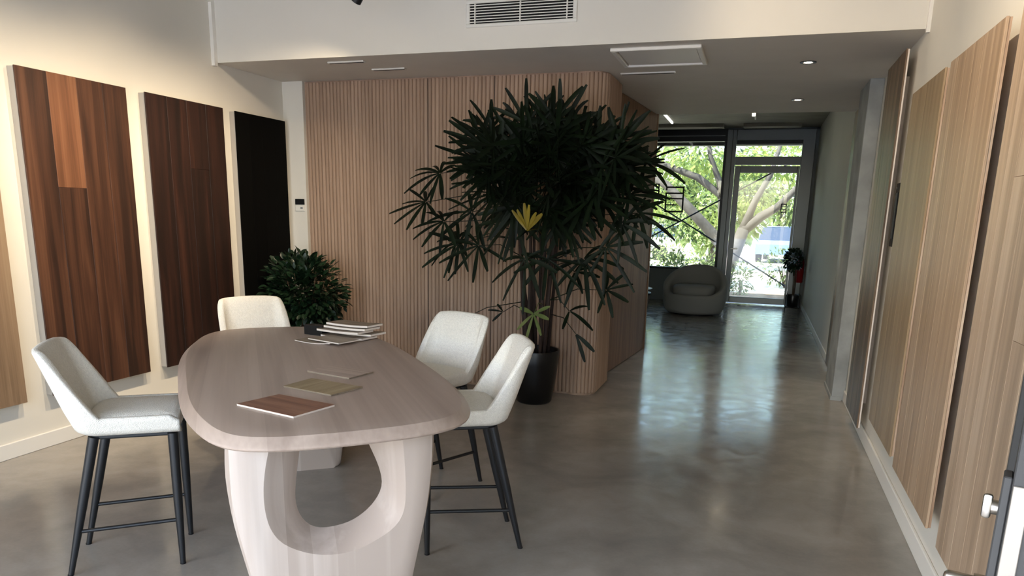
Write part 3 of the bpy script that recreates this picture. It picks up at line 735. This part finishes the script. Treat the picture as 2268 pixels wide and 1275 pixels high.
# ------------------------------------------------------------------ small leafy plant at the corner
FXc, FYc = -3.86, 5.78
fic = thing('leafy_plant', 'small bushy dark green plant behind table before slat wall corner', 'plant', (FXc, FYc, 0))
MB().lathe([(.11, 0), (.135, .02), (.15, .26), (.145, .27), (.13, .268), (.125, .24)], (0, 0, 0), 28).build('pot', mPot, fic, True, angle=60)
MB().lathe([(.126, .235), (.06, .245)], (0, 0, 0), 20).build('soil', mSoil, fic.children[0], True)
for k in range(9):
    a = 2 * PI * k / 9; p = Vector((.03 * math.cos(a), .03 * math.sin(a), .23)); e = Vector((.26 * math.cos(a) * random.uniform(.3, 1), .2 * math.sin(a), random.uniform(.75, 1.08)))
    MB().tube([p, p.lerp(e, .5) + Vector((0, 0, .08)), e], [.008, .006, .003], 5).build('stem', mTwig, fic, True)
def leaf_mesh(mb, M_, L, w):
    pts = [(0, 0), (.25, .8), (.5, 1), (.75, .7), (1, 0)]
    top = [mb.bm.verts.new(M_ @ Vector((L * t, w * .5 * s, .006 * (t - .5) ** 2 * -20 * L + .15 * w * s))) for t, s in pts]
    bot = [mb.bm.verts.new(M_ @ Vector((L * t, -w * .5 * s, .006 * (t - .5) ** 2 * -20 * L + .15 * w * s))) for t, s in pts[1:-1]]
    mid = [mb.bm.verts.new(M_ @ Vector((L * t, 0, .006 * (t - .5) ** 2 * -20 * L))) for t, s in pts[1:-1]]
    T_ = [top[0]] + mid + [top[-1]]; A = [top[0]] + top[1:-1] + [top[-1]]; B = [top[0]] + bot + [top[-1]]
    for i in range(4):
        for side in (A, B):
            f = []
            for v_ in (T_[i], T_[i + 1], side[i + 1], side[i]):
                if v_ not in f: f.append(v_)
            mb.bm.faces.new(f)
def rand_leaf_matrix(c, out):
    x = (out + Vector((random.uniform(-.6, .6), random.uniform(-.6, .6), random.uniform(-.7, .3)))).normalized()
    z = Vector((random.uniform(-.6, .6), random.uniform(-.8, .3), 1)); y = z.cross(x).normalized(); z = x.cross(y)
    m = Matrix((x, y, z)).transposed().to_4x4(); m.translation = c; return m
mb = MB(); leaf_mesh(mb, Matrix.Identity(4), .075, .038); leaf0 = mb.build('leaf', mFicus, fic, True)
rest = MB(); nn = 0
for k in range(2300):
    q = Vector((random.gauss(0, 1), random.gauss(0, 1), random.gauss(0, 1))).normalized()
    r = random.uniform(.06, 1) ** .5
    c = Vector((q.x * r * .40, q.y * r * .30 - .04, .80 + q.z * r * .38))
    if c.x + FXc < -4.12 or c.y + FYc > 6.08: continue
    if q.z > .3 and abs(q.x) > .55 and random.random() < .5: continue
    m = rand_leaf_matrix(c, q); sc = random.uniform(.75, 1.2)
    if nn < 299 and q.y < -.05 and r > .7:
        o = leaf0 if nn == 0 else inst(leaf0, 'leaf', fic)
        o.matrix_local = m @ Matrix.Scale(sc, 4); nn += 1
    else: leaf_mesh(rest, m, .075 * sc, .038 * sc)
fo = rest.build('foliage', mFicus, fic, True); fo['kind'] = 'stuff'

# ------------------------------------------------------------------ rear lounge
def tub_chair():
    t = thing('tub_armchair', 'white boucle tub armchair with low seat cushion under rear window', 'armchair', (-.93, 12.62, 0), math.radians(-97))
    N = 64; cols = []
    for i in range(N):
        a = 2 * PI * i / N; f = smooth01(max(0, (1 - math.cos(a)) / 2 - .10) / .9 * .82 + .0) ** .8 / .92
        h = .345 + (.79 - .345) * f
        cx, sx = math.cos(a), math.sin(a)
        def pt(r, z):
            k = 1.0 - .16 * max(0, (.30 - z) / .30) ** 2 - .10 * max(0, (z - .45) / .33) ** 2
            return (cx * r * k * .96, sx * r * k * 1.04, z)
        col = [pt(.30, .03), pt(.47, .03)] + [pt(.5, .06 + (h - .09) * j / 8) for j in range(9)] + [pt(.485, h - .008), pt(.46, h), pt(.43, h - .004), pt(.405, h - .03)]
        col += [pt(.39, h - .03 - (h - .34) * j / 5) for j in range(1, 6)] + [pt(.2, .312)]
        cols.append(col)
    mb = MB(); rings = [[cols[i][j] for i in range(N)] for j in range(len(cols[0]))]
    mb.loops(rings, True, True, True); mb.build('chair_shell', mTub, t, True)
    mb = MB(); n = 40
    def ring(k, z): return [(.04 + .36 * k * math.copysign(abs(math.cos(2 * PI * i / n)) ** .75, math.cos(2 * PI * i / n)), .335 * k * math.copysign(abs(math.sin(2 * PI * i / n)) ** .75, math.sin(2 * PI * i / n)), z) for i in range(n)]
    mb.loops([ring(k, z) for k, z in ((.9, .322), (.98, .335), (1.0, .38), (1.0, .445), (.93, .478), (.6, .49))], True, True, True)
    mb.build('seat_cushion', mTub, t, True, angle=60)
    MB().lathe([(.33, 0.0), (.33, .035)], (0, 0, 0), 40).build('base', mBlackMatte, t)
tub_chair()
st = thing('side_table', 'dark drum side table behind the timber partition end', 'table', (-1.79, 11.3, 0))
MB().lathe([(.24, 0), (.25, .01), (.27, .2), (.295, .36), (.30, .40), (.29, .41)], (0, 0, 0), 36).build('drum', mWalnut, st, True, angle=50)
MB().lathe([(.31, .41), (.315, .415), (.315, .432), (.31, .437)], (0, 0, 0), 36).build('table_top', mBlackMetal, st, True, angle=50)
tag(MB().lathe([(.10, .438), (.20, .452), (.27, .48), (.33, .497), (.33, .503), (.27, .49), (.19, .462)], (-1.79, 11.3, 0), 36).build('shallow_bowl', mWhitePl, None, True, angle=60), 'white shallow bowl on drum side table, peeking past the partition', 'bowl')
# stand plant
sp = thing('plant_stand', 'thin black wire plant stand by the rear glass door', 'plant stand', (.655, 13.6, 0))
for sx in (-1, 1):
    for sy in (-1, 1):
        MB().tube([(sx * .115, sy * .115, 0), (sx * .115, sy * .115, .31), (sx * .10, sy * .1, .325), (sx * .085, sy * .085, .30)], .006, 6).build('leg', mBlackMetal, sp)
mb = MB(); mb.tube([(.12 * math.cos(2 * PI * k / 24), .12 * math.sin(2 * PI * k / 24), .095) for k in range(25)], .006, 6, False); mb.tube([(-.115, -.115, .09), (.115, .115, .09)], .005, 6); mb.tube([(-.115, .115, .08), (.115, -.115, .08)], .005, 6); mb.build('ring', mBlackMetal, sp)
pt_ = thing('standard_tree', 'clipped round topped plant in black pot on wire stand', 'plant', (.655, 13.6, .101))
MB().lathe([(.085, 0), (.095, .012), (.112, .20), (.108, .208), (.098, .2)], (0, 0, 0), 26).build('pot', mPot, pt_, True, angle=60)
MB().lathe([(.1, .185), (.05, .192)], (0, 0, 0), 16).build('soil', mSoil, pt_)
for k in range(3): MB().tube([(.012 * k - .012, .01 * k, .18), (.02 * k - .02, 0, .4), (.03 * k - .05, .01, .72)], [.009, .008, .006], 6).build('stem', mTwig, pt_)
rest = MB()
for k in range(500):
    q = Vector((random.gauss(0, 1), random.gauss(0, 1), random.gauss(0, 1))).normalized(); r = random.uniform(.3, 1) ** .5
    c = Vector((q.x * r * .15 - .06, q.y * r * .17, .80 + q.z * r * .18))
    if c.x > .07: continue
    leaf_mesh(rest, rand_leaf_matrix(c, q), .06, .034)
for (x, y, z) in ((-.24, -.05, .62), (-.26, 0, .86), (-.28, -.05, .63)): leaf_mesh(rest, rand_leaf_matrix(Vector((x, y, z)), Vector((-1, 0, 0))), .09, .03)
fo = rest.build('foliage', mFicus, pt_, True); fo['kind'] = 'stuff'
ex = thing('fire_extinguisher', 'red fire extinguisher hung at the rear right corner', 'fire extinguisher', (.755, 14.38, .46))
MB().lathe([(.06, 0), (.07, .01), (.072, .36), (.06, .41), (.03, .44), (.025, .47)], (0, 0, 0), 24).build('cylinder', mRedPaint, ex, True, angle=60)
vv = MB().tube([(0, 0, .47), (0, 0, .51)], .02, 10).build('valve', mBlackMetal, ex)
MB().box((-.03, 0, .525), (.12, .02, .02), None, .005, 1).build('lever', mBlackMetal, vv)
MB().tube([(0, -.02, .49), (-.06, -.05, .47), (-.10, -.05, .3), (-.085, -.05, .12)], .011, 8).build('hose', mBlackMetal, ex)
MB().b2((.072, -.03, .2), (.0945, .03, .3)).build('wall_bracket', mBlackMetal, ex)

# ------------------------------------------------------------------ glass door beside the camera
dA = Vector((.432, 1.272, 0)); dv = Vector((.285, .958, 0)).normalized()
dd = struct(bpy.data.objects.new('door_2', None)); COL.objects.link(dd); dd.location = dA; dd.rotation_euler = (0, 0, math.atan2(dv.y, dv.x))
# folded back leaf: local x runs away from the camera, +y is the face with the lock
MB().b2((0, -.021, .01), (.075, .021, 2.35), .002, 1).b2((.74, -.021, .01), (.815, .021, 2.35), .002, 1).b2((.075, -.021, .01), (.74, .021, .16), .002, 1).b2((.075, -.021, 2.27), (.74, .021, 2.35), .002, 1).build('door_stile', mDoorGrey, dd)
MB().b2((.075, -.004, .16), (.74, .004, 2.27)).build('door_pane', mGlass, dd)
MB().b2((-.004, -.004, .62), (-.0002, .0195, 1.155), .001, 1).build('edge_plate', mSteelDull, dd)
lp = MB().b2((.006, .0212, .62), (.05, .034, 1.165), .002, 1).build('lock_case', mDoorGrey, dd)
MB().tube([(.028, .034, 1.105), (.028, .043, 1.105)], .012, 14).box((.028, .049, 1.105), (.012, .014, .042), None, .005, 2).build('thumb_turn', mSteel, lp, True, angle=40)
MB().tube([(.028, .034, .968), (.028, .05, .968)], .016, 16).box((.028, .068, .968), (.022, .05, .022), None, .009, 3).build('lever_handle', mSteel, lp, True, angle=50)

# ------------------------------------------------------------------ outside
struct(MB().b2((-30, YB + .12, -.35), (30, 70, -.16)).build('ground', mGroundOut))
struct(MB().b2((-30, -40, -.35), (30, -.6, -.12)).build('ground_front', plain('grey_forecourt', (168, 172, 178), .9, var=.1)))
struct(MB().b2((-4.2, YB + .12, -.16), (2.5, YB + 1.5, -.04)).build('floor_porch', plain('pale_porch_slab', (205, 205, 208), .8, var=.05)))
struct(MB().b2((-8, YB + 1.5, -.16), (4, YB + 3.4, -.10)).build('ground_bed', mMulch))
struct(MB().b2((-6, YB + 1.1, 2.96), (3, YB + 1.3, ZC + .3)).build('trim_6', mDarkFrame))
def brace(p, q, lb):
    tag(MB().tube([p, q], .014, 8).build('brace_rod', mBlackMetal), lb, 'rod', 'crossed steel rods outside the rear glazing')
brace((-4.19, 14.95, -.05), (.80, 14.95, 2.79), 'dark bracing rod outside rear glass rising to the right')
brace((-2.9, 14.92, 2.35), (1.22, 14.92, -.045), 'dark bracing rod outside rear glass falling to the right')
def leaves(mb, c, R, n, L, w):
    for k in range(n):
        q = Vector((random.gauss(0, 1), random.gauss(0, 1), random.gauss(0, 1))).normalized(); r = random.uniform(.05, 1) ** .4
        p = Vector((c[0] + q.x * r * R[0], c[1] + q.y * r * R[1], c[2] + q.z * r * R[2]))
        m = rand_leaf_matrix(p, q); s = random.uniform(.6, 1.3)
        a = [m @ Vector(v_) for v_ in ((0, 0, 0), (L * s * .5, w * s * .5, 0), (L * s, 0, -.1 * L), (L * s * .5, -w * s * .5, 0))]
        mb.bm.faces.new([mb.bm.verts.new(v_) for v_ in a])
YT = 18.6
tr = thing('tree', 'spreading pale barked tree close outside the rear glazing', 'tree', (-.72, YT, -.16))
O = Vector((-.72, YT, -.16))
def br(pts, r, nm='branch'):
    P = [Vector(p) - O for p in pts]; MB().tube(P, r, 9).build(nm, mBark, tr, True)
br([(-.75, YT, -.16), (-.66, YT, .35), (-.50, YT - .05, .85), (-.36, YT, 1.33)], [.21, .17, .16, .14], 'trunk')
br([(-.38, YT, 1.28), (.0, YT + .1, 1.62), (.35, YT, 1.85), (.75, YT - .2, 2.3), (1.4, YT, 2.8)], [.13, .11, .09, .07, .04])
br([(-.40, YT, 1.25), (-.15, YT + .1, 2.0), (.12, YT, 2.55), (.3, YT, 3.3)], [.11, .08, .065, .04])
br([(-.55, YT, .7), (-.82, YT, .95), (-1.25, YT - .1, 1.40), (-1.72, YT - .2, 1.86), (-2.25, YT, 2.34), (-3.0, YT, 2.7)], [.16, .15, .125, .12, .10, .06])
br([(-.80, YT, .95), (-.9, YT + .2, 1.7), (-.95, YT + .2, 2.1), (-1.5, YT, 2.5), (-2.2, YT, 2.75), (-3.0, YT, 3.0)], [.10, .09, .085, .085, .07, .04])
br([(-.95, YT + .2, 2.05), (-1.0, YT + .1, 2.4), (-1.24, YT, 2.95), (-1.35, YT, 3.4)], [.08, .075, .06, .045])
mb = MB()
for (cx, cy, cz, rx, rz_, n) in ((-1.6, 19.2, 3.1, 1.6, .6, 900), (-2.8, 19.8, 2.3, 1.2, .7, 700), (.4, 19.6, 3.0, 1.1, .6, 600), (-.2, 20.2, 2.2, .9, .5, 420), (-1.4, 20.4, 1.9, .9, .6, 420), (1.6, 19.5, 2.8, 1, .8, 400), (-3.8, 19, 3.2, 1.2, .8, 400), (-1.2, 18.6, 4.2, 2.5, .6, 800)):
    leaves(mb, (cx - O.x, cy - O.y, cz - O.z), (rx, .9, rz_), n, .17, .075)
f = mb.build('foliage', mTreeLeaf, tr); f['kind'] = 'stuff'
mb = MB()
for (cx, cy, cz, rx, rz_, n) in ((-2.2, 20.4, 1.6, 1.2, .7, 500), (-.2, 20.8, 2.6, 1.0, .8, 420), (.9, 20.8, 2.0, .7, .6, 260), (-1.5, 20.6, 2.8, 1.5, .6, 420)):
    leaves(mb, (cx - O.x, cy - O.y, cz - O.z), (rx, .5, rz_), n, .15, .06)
f = mb.build('shaded_foliage', mTreeLeafDark, tr); f['kind'] = 'stuff'; f['label'] = 'leaves deep in the crown, coloured darker for shade'
def shrub(x, y, z, r, rz_, n, mat, lb, L=.11, w=.05):
    t = thing('shrub', lb, 'shrub', (x, y, -.16), 0, 'shrubs outside the rear glazing')
    mb = MB(); leaves(mb, (0, 0, z), (r, r * .8, rz_), n, L, w); f = mb.build('foliage', mat, t); f['kind'] = 'stuff'
    mb = MB()
    for k in range(5): mb.tube([(0, 0, 0), (random.uniform(-.3, .3) * r, random.uniform(-.3, .3), z)], [.02, .008], 5)
    s = mb.build('stems', mTwig, t)
shrub(-2.62, 16.9, .65, .44, .60, 900, mBush, 'leafy shrub below the left of the rear window')
shrub(-1.72, 16.8, .52, .34, .48, 800, mBush, 'low dense shrub below the middle of the rear window')
shrub(-1.12, 17.6, .50, .30, .50, 500, mBush, 'shrub beside the door post outside rear window')
shrub(-.30, 17.4, .40, .28, .40, 300, mBush, 'small shrub at the tree foot seen through glass door')
shrub(.75, 20.5, .55, .7, .5, 600, mBush, 'sunlit shrub across the path seen through glass door')
shrub(-5.0, 23.5, 1.0, 1.1, 1.0, 1300, mTreeLeaf2, 'big pale shrub behind the tree at far left')
shrub(-2.4, 24.0, .9, 1.0, .95, 1200, mTreeLeaf2, 'big pale shrub behind the spreading tree branches')
ag = thing('spear_plant', 'blue green spear leaved plant outside by the door post', 'plant', (-.86, 16.1, -.16))
for k in range(22):
    a = 2 * PI * k / 22 * 2.4; e = random.uniform(.5, 1.3); d = Vector((math.cos(a) * math.cos(e), math.sin(a) * math.cos(e), math.sin(e)))
    mb = MB(); leaflet(mb, Vector((0, 0, .1)), d, Vector((-math.cos(a) * math.sin(e), -math.sin(a) * math.sin(e), math.cos(e))), random.uniform(.45, .75), .055, .12); mb.build('spear_leaf', mAgave, ag, True)
for i, (x, y, s, lb) in enumerate(((-12, 36, 3.2, 'far green tree at left beyond the car park'), (-5.5, 44, 3.4, 'far green tree left of centre beyond the car park'), (1.0, 47, 3.4, 'far tree behind the parked cars'), (7.5, 46, 3.2, 'far tree right of the parked cars'), (13, 37, 3.0, 'far tree at the right beyond the car park'), (-1.5, 27, 2.0, 'mid distance tree with thin crown behind the car park hedge'))):
    t = thing('tree', lb, 'tree', (x, y, -.16), 0, 'trees beyond the car park')
    MB().tube([(0, 0, 0), (.1, 0, s * .5), (0, 0, s * 1.1)], [.2, .16, .06], 8).build('trunk', mBark, t, True)
    mb = MB(); leaves(mb, (0, 0, s * 1.15), (s * .9, s * .7, s * .75), 1500, .42, .24); f = mb.build('foliage', mTreeLeaf2, t); f['kind'] = 'stuff'
def car(x, y, rz, mat, lb):
    t = thing('car', lb, 'car', (x, y, -.16), rz, 'cars parked beyond the trees')
    body = [(-2.1, .35), (-2.1, .75), (-1.9, .92), (-1.2, .95), (1.0, .95), (1.9, .82), (2.1, .65), (2.1, .35)]
    mb = MB(); mb.loops([[(x_, y_, z_) for x_, z_ in body] for y_ in (-.85, .85)], True, True, True); mb.build('body', mat, t)
    cab = [(-1.85, .93), (-1.45, 1.42), (.35, 1.45), (1.05, .94)]
    mb = MB(); mb.loops([[(x_, y_ * (1 if z_ < 1 else .88), z_) for x_, z_ in cab] for y_ in (-.78, .78)], True, True, True); mb.build('windows', mCarGlass, t)
    MB().box((-.55, 0, 1.445), (1.75, 1.3, .04), None, .015, 1).build('roof', mat, t)
    for sx in (-1.3, 1.3):
        for sy in (-.78, .78): MB().tube([(sx, sy - .1, .32), (sx, sy + .1, .32)], .32, 18).build('wheel', mTyre, t)
car(-2.6, 32, .1, mCarWhite, 'white parked car seen left in the glass door')
car(1.0, 34, 1.45, mCarBlue, 'blue parked car seen through the glass door')
car(3.6, 34.5, 1.5, mCarWhite, 'white parked car at right beyond the blue car')
car(-7.8, 30, .05, mCarBlue, 'blue parked car behind the shrubs at left')
